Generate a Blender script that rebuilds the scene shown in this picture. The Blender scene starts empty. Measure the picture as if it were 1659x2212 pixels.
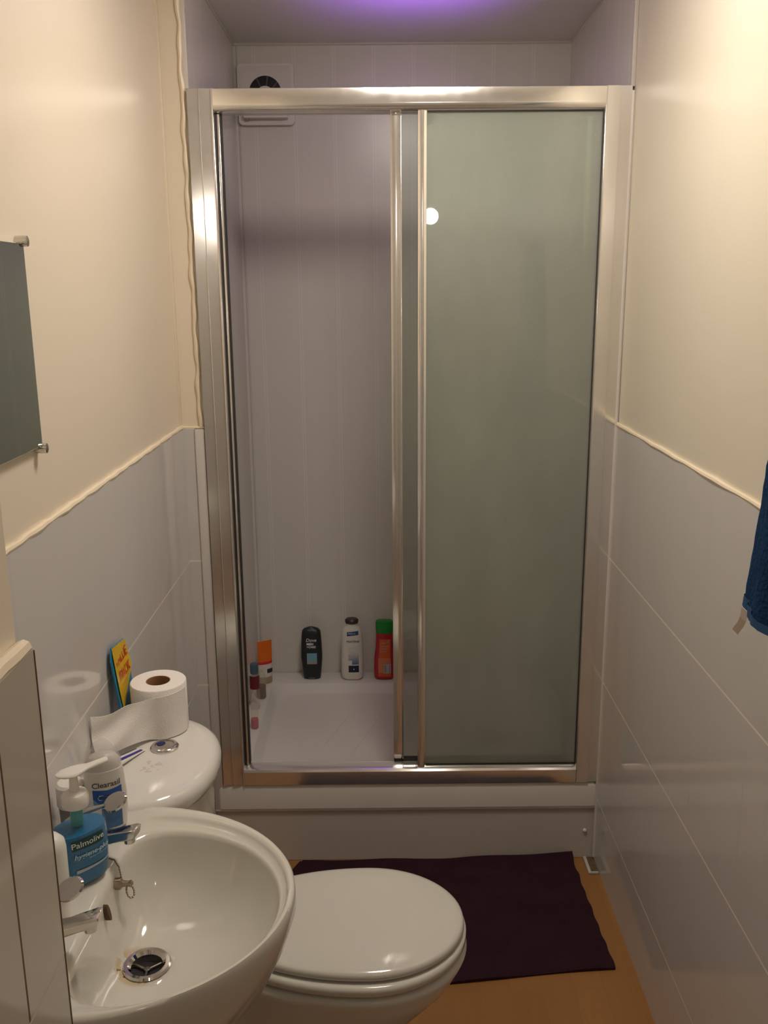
import bpy, bmesh, math, random
from mathutils import Vector, Matrix
random.seed(7)
C = bpy.context.scene.collection
S = bpy.context.scene
PI = math.pi

# ------------------------------------------------------------------ camera
def make_camera():
    f, p, yw, r, cz = 2004.25, .2378, .0026, -.0081, 1.6386
    fwd = Vector((math.sin(yw)*math.cos(p), math.cos(yw)*math.cos(p), -math.sin(p)))
    right = Vector((math.cos(yw), -math.sin(yw), 0)); up = right.cross(fwd)
    r2 = right*math.cos(r) + up*math.sin(r); u2 = -right*math.sin(r) + up*math.cos(r)
    cd = bpy.data.cameras.new('camera'); o = bpy.data.objects.new('camera', cd); C.objects.link(o)
    M = Matrix((r2, u2, -fwd)).transposed().to_4x4(); M.translation = Vector((0, 0, cz))
    o.matrix_world = M
    cd.sensor_fit = 'HORIZONTAL'; cd.sensor_width = 36; cd.lens = f/1659*36
    cd.clip_start = .02
    S.camera = o
make_camera()
# ------------------------------------------------------------------ world, exposure, lamp strengths
w = bpy.data.worlds.new('world'); S.world = w; w.use_nodes = True
w.node_tree.nodes['Background'].inputs[0].default_value = (.02, .018, .016, 1)
w.node_tree.nodes['Background'].inputs[1].default_value = .5
S.view_settings.view_transform = 'Standard'; S.view_settings.look = 'None'
S.view_settings.gamma = 1; S.view_settings.exposure = 0.12
CEILING_LAMP = (36.0, (1, .90, .785))
PENDANT_LAMP = (34.0, (1, .90, .80))
ADDED_VIOLET = (8.0, (.40, .12, 1))     # watts of an added spot that tints the ceiling violet

# ------------------------------------------------------------------ geometry constants
D = 2.417          # shower front plane
DB = 3.214         # niche back wall
WL, WR = -.5241, .620
NL = -.460         # niche left wall
CEIL = 2.394
TT = 1.2844        # tile top
ROW = .3617
FRONT = -1.0

# ------------------------------------------------------------------ materials
def mat(name):
    m = bpy.data.materials.new(name); m.use_nodes = True
    return m, m.node_tree, m.node_tree.nodes['Principled BSDF']
def simple(name, col, rough=.4, metal=0, spec=.5, coat=0, trans=0, ior=1.45, alpha=1, bump=0, bscale=50, var=0):
    m, t, b = mat(name)
    b.inputs['Base Color'].default_value = (*col, 1); b.inputs['Roughness'].default_value = rough
    b.inputs['Metallic'].default_value = metal; b.inputs['Specular IOR Level'].default_value = spec
    b.inputs['Coat Weight'].default_value = coat; b.inputs['Coat Roughness'].default_value = .05
    b.inputs['Transmission Weight'].default_value = trans; b.inputs['IOR'].default_value = ior
    b.inputs['Alpha'].default_value = alpha
    N = t.nodes; L = t.links
    g = N.new('ShaderNodeNewGeometry'); n = N.new('ShaderNodeTexNoise'); n.inputs['Scale'].default_value = bscale
    L.new(g.outputs['Position'], n.inputs['Vector'])
    if bump:
        bp = N.new('ShaderNodeBump'); bp.inputs['Strength'].default_value = bump; bp.inputs['Distance'].default_value = .002
        L.new(n.outputs['Fac'], bp.inputs['Height']); L.new(bp.outputs['Normal'], b.inputs['Normal'])
    if var:
        mx = N.new('ShaderNodeMix'); mx.data_type = 'RGBA'; mx.inputs[6].default_value = (*[c*(1-var) for c in col], 1)
        mx.inputs[7].default_value = (*[min(1, c*(1+var)) for c in col], 1)
        L.new(n.outputs['Fac'], mx.inputs[0]); L.new(mx.outputs[2], b.inputs['Base Color'])
    return m
def mth(t, op, a, b=None, c=None):
    n = t.nodes.new('ShaderNodeMath'); n.operation = op
    for i, v in enumerate((a, b, c)):
        if v is None: continue
        if isinstance(v, (int, float)): n.inputs[i].default_value = v
        else: t.links.new(v, n.inputs[i])
    return n.outputs[0]
def joint(t, pos, off, period, width):
    """1 inside a joint line of the given width"""
    d = mth(t, 'PINGPONG', mth(t, 'SUBTRACT', pos, off), period/2)
    return mth(t, 'LESS_THAN', d, width/2)
def mixcol(t, fac, a, b):
    n = t.nodes.new('ShaderNodeMix'); n.data_type = 'RGBA'
    t.links.new(fac, n.inputs[0])
    for i, v in ((6, a), (7, b)):
        if isinstance(v, tuple): n.inputs[i].default_value = (*v, 1)
        else: t.links.new(v, n.inputs[i])
    return n.outputs[2]
def position(t):
    g = t.nodes.new('ShaderNodeNewGeometry'); s = t.nodes.new('ShaderNodeSeparateXYZ')
    t.links.new(g.outputs['Position'], s.inputs[0])
    return g.outputs['Position'], s.outputs[0], s.outputs[1], s.outputs[2]
def noise(t, vec, scale, detail=2, stretch=None):
    n = t.nodes.new('ShaderNodeTexNoise'); n.inputs['Scale'].default_value = scale; n.inputs['Detail'].default_value = detail
    if stretch:
        mp = t.nodes.new('ShaderNodeMapping'); mp.inputs['Scale'].default_value = stretch
        t.links.new(vec, mp.inputs[0]); vec = mp.outputs[0]
    t.links.new(vec, n.inputs['Vector']); return n.outputs['Fac']
def bump(t, b, h, strength, dist=.001):
    bp = t.nodes.new('ShaderNodeBump'); bp.inputs['Strength'].default_value = strength; bp.inputs['Distance'].default_value = dist
    t.links.new(h, bp.inputs['Height']); t.links.new(bp.outputs['Normal'], b.inputs['Normal'])

def tile_mat(name, axis, off, base=(.625, .60, .58), grout=(.80, .76, .69), vcol=(.46, .43, .41), vw=.0015, period=.2505, hw=.0045):
    m, t, b = mat(name)
    P, x, y, z = position(t)
    c = {'x': x, 'y': y}[axis]
    jh = joint(t, z, TT, ROW, hw); jv = joint(t, c, off, period, vw)
    var = noise(t, P, 2.0)
    col = mixcol(t, var, tuple(v*.96 for v in base), tuple(v*1.04 for v in base))
    col = mixcol(t, jv, col, vcol); col = mixcol(t, jh, col, grout)
    t.links.new(col, b.inputs['Base Color'])
    any_ = mth(t, 'MAXIMUM', jh, jv)
    rg = mth(t, 'MULTIPLY_ADD', any_, .4, .10); t.links.new(rg, b.inputs['Roughness'])
    h = mth(t, 'SUBTRACT', mth(t, 'MULTIPLY', noise(t, P, 7, 1), 2.2), any_)
    bump(t, b, h, .5, .0012)
    b.inputs['Specular IOR Level'].default_value = .55
    return m
M = {}
M['tile_left'] = tile_mat('tile_left', 'y', 1.740)
M['tile_right'] = tile_mat('tile_right', 'y', 2.181)
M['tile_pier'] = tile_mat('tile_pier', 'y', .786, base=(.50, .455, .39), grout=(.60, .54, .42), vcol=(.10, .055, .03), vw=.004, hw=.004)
M['tile_front'] = tile_mat('tile_front', 'x', -.49, period=.25)
M['tile_edge'] = simple('tile_edge', (.10, .055, .03), .6, var=.2)

def paint(name, col, rough, b_=.12):
    m, t, b = mat(name); P, x, y, z = position(t)
    n = noise(t, P, 1.6, 3); t.links.new(mixcol(t, n, tuple(c*.965 for c in col), tuple(min(1, c*1.03) for c in col)), b.inputs['Base Color'])
    b.inputs['Roughness'].default_value = rough
    h = mth(t, 'ADD', mth(t, 'MULTIPLY', noise(t, P, 9, 2), 1.2), mth(t, 'MULTIPLY', noise(t, P, 260, 2), .06))
    bump(t, b, h, b_, .003)
    return m
M['cream'] = paint('cream_paint', (.79, .695, .565), .30)
M['cream_r'] = paint('cream_paint_right', (.74, .68, .555), .36)
M['bead'] = simple('sealant', (.82, .71, .54), .35, bump=.15, bscale=60)
M['white_bead'] = simple('white_sealant', (.64, .60, .56), .35, bump=.15, bscale=80)
M['ceiling'] = paint('ceiling_paint', (.80, .77, .76), .6)

def panel_mat():
    m, t, b = mat('pvc_panel'); P, x, y, z = position(t)
    hor = mth(t, 'ADD', x, y)
    j = joint(t, hor, -.264 + DB, .1275, .0022); j2 = joint(t, hor, -.272 + DB, .1275, .0022)
    jj = mth(t, 'MAXIMUM', j, j2)
    col = mixcol(t, noise(t, P, 1, 3, (30, 30, .6)), (.72, .69, .63), (.75, .72, .66))
    col = mixcol(t, jj, col, (.82, .79, .74))
    t.links.new(col, b.inputs['Base Color']); b.inputs['Roughness'].default_value = .25
    bump(t, b, mth(t, 'SUBTRACT', mth(t, 'MULTIPLY', noise(t, P, 4, 2), 1.2), mth(t, 'MULTIPLY', jj, .4)), .3, .0015)
    return m
M['panel'] = panel_mat()

def floor_mat():
    m, t, b = mat('wood_floor'); P, x, y, z = position(t)
    mp = t.nodes.new('ShaderNodeMapping'); mp.inputs['Rotation'].default_value = (0, 0, PI/2); t.links.new(P, mp.inputs[0])
    br = t.nodes.new('ShaderNodeTexBrick'); t.links.new(mp.outputs[0], br.inputs[0])
    br.inputs['Scale'].default_value = 1; br.inputs['Brick Width'].default_value = .42; br.inputs['Row Height'].default_value = .075
    br.inputs['Mortar Size'].default_value = .0008; br.inputs['Color1'].default_value = (.33, .155, .045, 1)
    br.inputs['Color2'].default_value = (.42, .205, .062, 1); br.inputs['Mortar'].default_value = (.26, .13, .05, 1)
    g = noise(t, P, 6, 6, (14, 1.2, 1)); fine = noise(t, P, 30, 4, (12, .8, 1))
    k = mth(t, 'ADD', mth(t, 'MULTIPLY', g, .7), mth(t, 'MULTIPLY', fine, .5))
    col = mixcol(t, mth(t, 'SUBTRACT', 1.15, k), br.outputs['Color'], (.30, .14, .045))
    sp = mth(t, 'GREATER_THAN', noise(t, P, 75, 1), .79)
    col = mixcol(t, sp, col, (.08, .04, .03))
    t.links.new(col, b.inputs['Base Color']); b.inputs['Roughness'].default_value = .34
    bump(t, b, fine, .1)
    return m
M['floor'] = floor_mat()
def ceramic(name='ceramic', col=(.68, .66, .60)):
    m, t, b = mat(name); P, x, y, z = position(t)
    b.inputs['Base Color'].default_value = (*col, 1); b.inputs['Roughness'].default_value = .09
    b.inputs['Coat Weight'].default_value = .3; b.inputs['Coat Roughness'].default_value = .03
    return m
M['ceramic'] = ceramic()
# basin ceramic carries rust stains and dark specks near the waste, and a yellowish deck patch
def basin_mat():
    m, t, b = mat('basin_ceramic'); P, x, y, z = position(t)
    def near(px, py, pz, r, soft):
        v = t.nodes.new('ShaderNodeVectorMath'); v.operation = 'DISTANCE'; t.links.new(P, v.inputs[0]); v.inputs[1].default_value = (px, py, pz)
        mr = t.nodes.new('ShaderNodeMapRange'); t.links.new(v.outputs['Value'], mr.inputs[0])
        mr.inputs[1].default_value = r; mr.inputs[2].default_value = r+soft; mr.inputs[3].default_value = 1; mr.inputs[4].default_value = 0
        return mr.outputs[0]
    n = noise(t, P, 60, 3)
    st = mth(t, 'MULTIPLY', near(-.349, 1.142, .692, .0355, .007), mth(t, 'GREATER_THAN', n, .47))
    st = mth(t, 'MULTIPLY', st, .55)
    col = mixcol(t, st, (.66, .64, .575), (.50, .30, .08))
    dots = mth(t, 'MULTIPLY', near(-.378, 1.125, .692, .012, .004), mth(t, 'GREATER_THAN', noise(t, P, 230, 1), .62))
    col = mixcol(t, dots, col, (.16, .09, .03))
    yl = mth(t, 'MULTIPLY', near(-.41, .99, .815, .018, .02), .5); col = mixcol(t, yl, col, (.62, .55, .33))
    t.links.new(col, b.inputs['Base Color']); b.inputs['Roughness'].default_value = .10
    b.inputs['Coat Weight'].default_value = .3; b.inputs['Coat Roughness'].default_value = .03
    return m
M['basin'] = basin_mat()
M['acrylic'] = simple('white_acrylic', (.73, .70, .65), .28, bump=.05, bscale=20)
M['acrylic_p'] = simple('plinth_acrylic', (.58, .53, .48), .42, bump=.05, bscale=12)
M['plastic'] = simple('white_plastic', (.80, .77, .72), .32)
M['seatp'] = simple('seat_plastic', (.67, .655, .59), .10, coat=.3)
M['chrome'] = simple('chrome', (.62, .60, .58), .07, 1)
def polished():
    m, t, b = mat('polished_aluminium'); P, x, y, z = position(t)
    col = mixcol(t, noise(t, P, 8, 4, (1, 1, 1)), (.80, .78, .75), (.90, .88, .85))
    t.links.new(col, b.inputs['Base Color']); b.inputs['Metallic'].default_value = .85
    t.links.new(mth(t, 'MULTIPLY_ADD', noise(t, P, 40, 3), .09, .09), b.inputs['Roughness'])
    bump(t, b, noise(t, P, 5, 1), .15, .004)
    return m
M['alu'] = polished()
M['brass'] = simple('tarnished_chain', (.42, .35, .27), .3, 1)
M['rubber'] = simple('dark_seal', (.035, .03, .028), .5)
M['black'] = simple('black_hole', (.012, .01, .012), .5)
M['paper'] = simple('tissue_paper', (.88, .84, .80), .9, spec=.1, bump=.5, bscale=500)
M['card'] = simple('cardboard', (.36, .19, .10), .85, var=.2)
def towel_mat(name, c1, c2, sc=160):
    m, t, b = mat(name); P, x, y, z = position(t)
    n = noise(t, P, sc, 3); n2 = noise(t, P, 14, 2)
    t.links.new(mixcol(t, mth(t, 'MULTIPLY_ADD', n2, .8, mth(t, 'MULTIPLY', n, .35)), c1, c2), b.inputs['Base Color'])
    b.inputs['Roughness'].default_value = .95; b.inputs['Specular IOR Level'].default_value = .1
    b.inputs['Sheen Weight'].default_value = .35; b.inputs['Sheen Tint'].default_value = (*c2, 1)
    bump(t, b, n, .9, .004)
    return m
M['towel'] = towel_mat('blue_towelling', (.003, .010, .036), (.010, .042, .11))
M['mat'] = towel_mat('plum_towelling', (.020, .008, .014), (.045, .017, .026), 220)

def glass_mat(name, tint, fog, fogcol=(.62, .66, .60)):
    m = bpy.data.materials.new(name); m.use_nodes = True; t = m.node_tree; N = t.nodes; L = t.links
    N.remove(N['Principled BSDF']); out = N['Material Output']
    P, x, y, z = position(t)
    tr = N.new('ShaderNodeBsdfTransparent'); tr.inputs[0].default_value = (*tint, 1)
    df = N.new('ShaderNodeBsdfDiffuse'); df.inputs[0].default_value = (*fogcol, 1)
    tl = N.new('ShaderNodeBsdfTranslucent'); tl.inputs[0].default_value = (*fogcol, 1)
    gl = N.new('ShaderNodeBsdfGlossy'); gl.inputs['Roughness'].default_value = .012
    md = N.new('ShaderNodeMixShader'); md.inputs[0].default_value = .5; L.new(df.outputs[0], md.inputs[1]); L.new(tl.outputs[0], md.inputs[2])
    n = noise(t, P, 3.5, 5, (1, 1, .45)); fine = noise(t, P, 400, 2)
    drops = mth(t, 'GREATER_THAN', noise(t, P, 190, 1, (1, 1, .7)), .77)
    f = mth(t, 'ADD', mth(t, 'MULTIPLY_ADD', mth(t, 'SUBTRACT', n, .5), fog*.9, fog), mth(t, 'MULTIPLY', drops, .03+fog*.10))
    mf = N.new('ShaderNodeMixShader'); L.new(f, mf.inputs[0]); L.new(tr.outputs[0], mf.inputs[1]); L.new(md.outputs[0], mf.inputs[2])
    fr = N.new('ShaderNodeFresnel'); fr.inputs[0].default_value = 1.5
    mg = N.new('ShaderNodeMixShader'); L.new(fr.outputs[0], mg.inputs[0]); L.new(mf.outputs[0], mg.inputs[1]); L.new(gl.outputs[0], mg.inputs[2])
    L.new(mg.outputs[0], out.inputs[0])
    return m
M['glass_fog'] = glass_mat('steamed_glass', (.90, .96, .90), .38, (.84, .87, .80))
M['glass'] = glass_mat('clear_glass', (.93, .97, .93), .05)
M['seal_clear'] = simple('seal_strip', (.86, .88, .82), .3)
def mirror_mat():
    m, t, b = mat('mirror'); b.inputs['Metallic'].default_value = 1; b.inputs['Roughness'].default_value = .02
    b.inputs['Base Color'].default_value = (.80, .93, .83, 1); return m
M['mirror'] = mirror_mat()
M['glass_edge'] = simple('mirror_edge', (.30, .42, .36), .15)
def emit(name, strength, col):
    m = bpy.data.materials.new(name); m.use_nodes = True; N = m.node_tree.nodes; N.remove(N['Principled BSDF'])
    e = N.new('ShaderNodeEmission'); e.inputs[0].default_value = (*col, 1); e.inputs[1].default_value = strength
    m.node_tree.links.new(e.outputs[0], N['Material Output'].inputs[0]); return m

# ------------------------------------------------------------------ helpers
def mesh_obj(name, bm, m, parent=None, smooth=True, angle=40):
    bmesh.ops.recalc_face_normals(bm, faces=bm.faces)
    me = bpy.data.meshes.new(name); 
    if smooth:
        for f in bm.faces: f.smooth = True
        for e in bm.edges:
            if len(e.link_faces) == 2 and e.calc_face_angle(0) > math.radians(angle): e.smooth = False
    bm.to_mesh(me); bm.free(); me.materials.append(m)
    o = bpy.data.objects.new(name, me); C.objects.link(o)
    if parent is not None:
        o.parent = parent; o.matrix_parent_inverse = Matrix.Translation(-world_loc(parent))
    return o
def world_loc(o):
    v = Vector((0, 0, 0))
    if o is not None and o.type == 'MESH': return v      # meshes are written in world coordinates already
    while o is not None:
        v += o.location if o.type == 'EMPTY' else Vector((0, 0, 0)); o = o.parent
    return v
def thing(name, label, cat, loc=(0, 0, 0), group=None):
    o = bpy.data.objects.new(name, None); C.objects.link(o); o.location = loc; o.empty_display_size = .05
    o['label'] = label; o['category'] = cat
    if group: o['group'] = group
    return o
def tag(o, label, cat, group=None):
    o['label'] = label; o['category'] = cat
    if group: o['group'] = group
    return o
def struct(o, label=None, cat=None):
    o['kind'] = 'structure'
    if label: o['label'] = label
    if cat: o['category'] = cat
    return o
def box(bm, x0, x1, y0, y1, z0, z1, bev=0, seg=2):
    vs = [bm.verts.new((x, y, z)) for x in (x0, x1) for y in (y0, y1) for z in (z0, z1)]
    fs = [bm.faces.new([vs[i] for i in q]) for q in ((0, 1, 3, 2), (4, 6, 7, 5), (0, 4, 5, 1), (2, 3, 7, 6), (0, 2, 6, 4), (1, 5, 7, 3))]
    if bev:
        es = list({e for f in fs for e in f.edges})
        bmesh.ops.bevel(bm, geom=es, offset=bev, segments=seg, affect='EDGES', profile=.5)
    return bm
def bx(*a, **k): return box(bmesh.new(), *a, **k)
def loft(bm, rings, cap0=True, cap1=True, close=True):
    rv = [[bm.verts.new(p) for p in r] for r in rings]
    n = len(rv[0])
    for a, b in zip(rv, rv[1:]):
        for i in range(n if close else n-1):
            j = (i+1) % n
            try: bm.faces.new((a[i], a[j], b[j], b[i]))
            except ValueError: pass
    if cap0: bm.faces.new(rv[0])
    if cap1: bm.faces.new(rv[-1])
    return bm
def lathe(bm, cx, cy, prof, n=32, axis='z'):
    """prof: list of (r, h)"""
    rings = []
    for r, h in prof:
        ring = []
        for i in range(n):
            a = 2*PI*i/n; c, s = r*math.cos(a), r*math.sin(a)
            if axis == 'z': ring.append((cx+c, cy+s, h))
            elif axis == 'x': ring.append((h, cx+c, cy+s))
            else: ring.append((cx+c, h, cy+s))
        rings.append(ring)
    return loft(bm, rings)
def tube(bm, pts, r, n=10, caps=True):
    pts = [Vector(p) for p in pts]; rings = []
    rr = r if isinstance(r, (list, tuple)) else [r]*len(pts)
    up = Vector((0, 0, 1)); steep = abs((pts[-1]-pts[0]).normalized().z) > .8
    for i, p in enumerate(pts):
        d = (pts[min(i+1, len(pts)-1)] - pts[max(i-1, 0)]).normalized()
        a = d.cross(Vector((1, 0, 0)) if steep else up).normalized()
        b = a.cross(d).normalized()
        rings.append([p + (a*math.cos(2*PI*k/n) + b*math.sin(2*PI*k/n))*rr[i] for k in range(n)])
    return loft(bm, rings, caps, caps)
def ellipse(cx, cy, a, b, n=72, e=2.0):
    pts = []
    for i in range(n):
        t = 2*PI*i/n; c, s = math.cos(t), math.sin(t)
        pts.append((cx + a*math.copysign(abs(c)**(2/e), c), cy + b*math.copysign(abs(s)**(2/e), s)))
    return pts
def radial(poly, cx, cy, n):
    """resample closed polyline by ray angle from centre"""
    out = []
    m = len(poly)
    for i in range(n):
        a = 2*PI*i/n; d = (math.cos(a), math.sin(a)); best = 0
        for k in range(m):
            x1, y1 = poly[k][0]-cx, poly[k][1]-cy; x2, y2 = poly[(k+1) % m][0]-cx, poly[(k+1) % m][1]-cy
            ex, ey = x2-x1, y2-y1; den = d[0]*ey - d[1]*ex
            if abs(den) < 1e-12: continue
            t = (x1*ey - y1*ex)/den; u = (x1*d[1] - y1*d[0])/den
            if t > 0 and -1e-6 <= u <= 1+1e-6: best = max(best, t)
        out.append((cx+d[0]*best, cy+d[1]*best))
    return out
def scale2(poly, cx, cy, sx, sy=None, dx=0, dy=0):
    sy = sx if sy is None else sy
    return [(cx+dx+(x-cx)*sx, cy+dy+(y-cy)*sy) for x, y in poly]
def rect(x0, x1, y0, y1, r=.03, k=6):
    pts = []
    for cx, cy, a0 in ((x1-r, y1-r, 0), (x0+r, y1-r, PI/2), (x0+r, y0+r, PI), (x1-r, y0+r, 1.5*PI)):
        for i in range(k+1):
            a = a0 + PI/2*i/k; pts.append((cx+r*math.cos(a), cy+r*math.sin(a)))
    return pts
def z3(poly, z): return [(x, y, z) for x, y in poly]
def local(o, yaw):     # turn an Empty's yaw (children hold geometry relative to it)
    o.rotation_euler = (0, 0, yaw)
def lobj(name, bm, m, parent, smooth=True, angle=40):   # part whose mesh is written in its parent's own frame
    o = mesh_obj(name, bm, m, None, smooth, angle); o.parent = parent; return o

# text wrapped on a surface:  surf(u, v) -> local point ; u to the right, v up
def text_mesh(body, size, bold=0.0, shear=0.0, space=1.0):
    cu = bpy.data.curves.new('lettering', 'FONT'); cu.body = body; cu.size = size; cu.align_x = 'CENTER'; cu.align_y = 'CENTER'
    cu.offset = bold; cu.shear = shear; cu.space_character = space; cu.resolution_u = 3
    o = bpy.data.objects.new('lettering', cu); C.objects.link(o)
    bpy.context.view_layer.update()
    dg = bpy.context.evaluated_depsgraph_get(); me = bpy.data.meshes.new_from_object(o.evaluated_get(dg))
    bpy.data.objects.remove(o); bpy.data.curves.remove(cu)
    return me
def text_on(name, body, size, u0, v0, surf, m, parent, world=False, **k):
    me = text_mesh(body, size, **k)
    for v in me.vertices: v.co = surf(u0+v.co.x, v0+v.co.y, .0007)
    off = Matrix.Translation(-world_loc(parent)) if world else Matrix.Identity(4)
    me.materials.clear(); me.materials.append(m)
    for p in me.polygons: p.material_index = 0
    o = bpy.data.objects.new(name, me); C.objects.link(o); o.parent = parent; o.matrix_parent_inverse = off; o['label'] = 'printed words'
    return o
def patch(name, u0, u1, v0, v1, surf, m, parent, lift=.0004, n=10, shape=None, label=None):
    bm = bmesh.new(); g = []
    for j in range(n+1):
        row = []
        for i in range(n+1):
            u = u0+(u1-u0)*i/n; v = v0+(v1-v0)*j/n
            if shape: u, v = shape(i/n, j/n, u, v)
            row.append(bm.verts.new(surf(u, v, lift)))
        g.append(row)
    for j in range(n):
        for i in range(n): bm.faces.new((g[j][i], g[j][i+1], g[j+1][i+1], g[j+1][i]))
    o = lobj(name, bm, m, parent)
    if label: o['label'] = label
    return o
def profile_at(prof, z):
    """prof list of (z,a,b,e)"""
    if z <= prof[0][0]: return prof[0][1:]
    for p, q in zip(prof, prof[1:]):
        if p[0] <= z <= q[0]:
            t = (z-p[0])/max(1e-9, q[0]-p[0]); return tuple(p[i]+(q[i]-p[i])*t for i in (1, 2, 3))
    return prof[-1][1:]
def bottle_surf(prof):
    def s(u, v, lift=0):
        a, b, e = profile_at(prof, v); k = min(.999, abs(u)/a)
        return Vector((u, -(b*(1-k**e)**(1/e)) - lift, v))
    return s
def bottle_body(name, prof, m, parent, n=40):
    bm = bmesh.new(); z0, a, b, e = prof[0]; z1, a1, b1, e1 = prof[-1]
    rings = [z3(ellipse(0, 0, a*.9, b*.9, n, e), z0)]
    rings += [z3(ellipse(0, 0, a, b, n, e), z + (.003 if i == 0 else 0)) for i, (z, a, b, e) in enumerate(prof)]
    rings.append(z3(ellipse(0, 0, a1*.9, b1*.9, n, e1), z1+.001))
    loft(bm, rings)
    return lobj(name, bm, m, parent)

# ================================================================== STRUCTURE
def wall(name, bm, m, **k): return struct(mesh_obj(name, bm, m, None, False))
T = .1
wall('floor', bx(WL-T, WR+T, FRONT-T, DB+T, -.1, 0), M['floor'])
wall('ceiling', bx(WL-T, WR+T, FRONT-T, DB+T, CEIL, CEIL+.1), M['ceiling'])
wl = wall('wall_left', bx(WL-T, WL, FRONT, D, 0, CEIL), M['cream'])
wr = wall('wall_right', bx(WR, WR+T, FRONT, DB, 0, CEIL), M['cream_r'])
wb = wall('wall_back', bx(NL-.1, WR+T, DB, DB+T, 0, CEIL), M['panel'])
wall('wall_front', bx(WL-T, WR+T, FRONT-T, FRONT, 0, CEIL), M['cream'])
# narrow return beside the shower (cream above, tiled below) and the clad wall inside the shower
wall('wall_shower_return', bx(WL-T, NL-.006, D, DB+T, 0, CEIL), M['cream'])
struct(mesh_obj('wall_shower_left', bx(NL-.006, NL, D+.002, DB, .17, CEIL), M['panel'], None, False))
struct(mesh_obj('wall_shower_right', bx(WR-.004, WR, D+.012, DB, .17, CEIL), M['panel'], None, False))
# tiling as skins standing a little proud of the plaster
struct(mesh_obj('wall_left_tiling', bx(WL, WL+.006, FRONT, D-.006, 0, TT), M['tile_left'], None, False))
struct(mesh_obj('wall_right_tiling', bx(WR-.006, WR, FRONT, D+.001, 0, TT), M['tile_right'], None, False))
struct(mesh_obj('wall_return_tiling', bx(WL, -.487, D-.006, D, 0, TT-.001), M['tile_front'], None, False))
# near pier on the left that hides the wall side of the basin
struct(mesh_obj('wall_pier', bx(WL, -.372, FRONT, .884, 0, CEIL), M['cream'], None, False))
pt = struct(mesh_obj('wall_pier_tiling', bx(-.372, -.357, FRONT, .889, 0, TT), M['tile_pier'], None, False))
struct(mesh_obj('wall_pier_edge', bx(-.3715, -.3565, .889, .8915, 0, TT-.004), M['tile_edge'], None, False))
# trims and sealant beads
def trim(n, bm, m): return struct(mesh_obj('trim_%d' % n, bm, m, None, True))
def bead_y(x, y0, y1, z, r, n=60, flat=1.0):
    bm = bmesh.new(); pts = []; rs = []
    for i in range(n+1):
        t = i/n; pts.append((x+.0006*math.sin(i*1.7), y0+(y1-y0)*t, z+.0008*math.sin(i*2.3))); rs.append(r*(1+.15*math.sin(i*1.1)))
    return tube(bm, pts, rs, 8)
trim(1, bead_y(WL+.003, .88, D-.004, TT+.002, .0055), M['bead'])
trim(2, bead_y(WR-.003, FRONT, D, TT+.002, .0055), M['bead'])
trim(3, tube(bmesh.new(), [(WL+.003, D-.002, TT+.001), (-.463, D-.003, TT+.001)], .0035, 8), M['bead'])
trim(4, bead_y(-.365, FRONT, .885, TT+.002, .0085), M['bead'])
trim(5, bx(-.487, NL-.002, D-.010, D, .175, TT-.003, bev=.0015), M['white_bead'])     # white strip beside the left post
trim(6, bx(NL-.012, NL+.004, D-.004, D+.010, 2.107, CEIL, bev=.002), M['white_bead'])
trim(7, bx(WR-.010, WR, D-.006, D+.010, 2.104, CEIL, bev=.002), M['white_bead'])
pts = [(NL-.012+.0015*math.sin(z*40)+.001*math.sin(z*93), D-.002, z) for z in [TT+.002+i*.01 for i in range(111)]]
trim(8, tube(bmesh.new(), pts, [.0055+.001*math.sin(i*.7) for i in range(111)], 8), M['bead'])
trim(9, tube(bmesh.new(), [(WR-.006, D-.010, .01), (WR-.006, D-.010, 1.2), (WR-.004, D-.010, CEIL-.3)], .0055, 8), M['white_bead'])
trim(10, tube(bmesh.new(), [(NL, DB-.002, CEIL-.003), (WR, DB-.002, CEIL-.003)], .005, 8), M['white_bead'])
trim(11, tube(bmesh.new(), [(NL+.001, D, CEIL-.003), (NL+.001, DB, CEIL-.003)], .004, 8), M['white_bead'])
trim(12, tube(bmesh.new(), [(WR-.003, D, CEIL-.003), (WR-.003, DB, CEIL-.003)], .004, 8), M['white_bead'])
trim(13, tube(bmesh.new(), [(NL+.012, DB-.001, .25), (NL+.012, DB-.001, CEIL)], .003, 8), M['white_bead'])
trim(14, bx(WL-.001, WL+.004, D-.014, D, TT+.004, CEIL, bev=.001), M['cream'])
# door behind the viewer
M['door'] = simple('painted_door', (.82, .80, .76), .45)
dr = struct(mesh_obj('door_1', bx(-.32, .42, FRONT, FRONT+.035, 0, 1.98, bev=.002), M['door'], None, False))
hb = tube(bmesh.new(), [(-.25, FRONT+.035, 1.0), (-.25, FRONT+.075, 1.0), (-.16, FRONT+.075, 1.0)], .008, 10)
mesh_obj('door_handle', hb, M['chrome'], dr)

# ================================================================== LAMPS
lamp = thing('ceiling_lamp', 'round flush white dome lamp on the bathroom ceiling', 'lamp', (.12, 1.65, CEIL))
bm = bmesh.new(); lathe(bm, .12, 1.65, [(.178, CEIL), (.180, CEIL-.022), (.168, CEIL-.026)], 48); mesh_obj('lamp_base', bm, M['plastic'], lamp)
bm = bmesh.new(); lathe(bm, .12, 1.65, [(.166, CEIL-.024), (.160, CEIL-.040), (.138, CEIL-.056), (.095, CEIL-.066), (.03, CEIL-.071), (.004, CEIL-.072)], 48)
mesh_obj('lamp_shade', bm, emit('dome_light', *CEILING_LAMP), lamp)
pend = thing('pendant_lamp', 'bare bulb hanging on a cord near the door', 'lamp', (.275, -.35, CEIL))
bm = bmesh.new(); tube(bm, [(.275, -.35, CEIL-.02), (.275, -.35, 2.09)], .004); mesh_obj('cord', bm, M['plastic'], pend)
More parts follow.
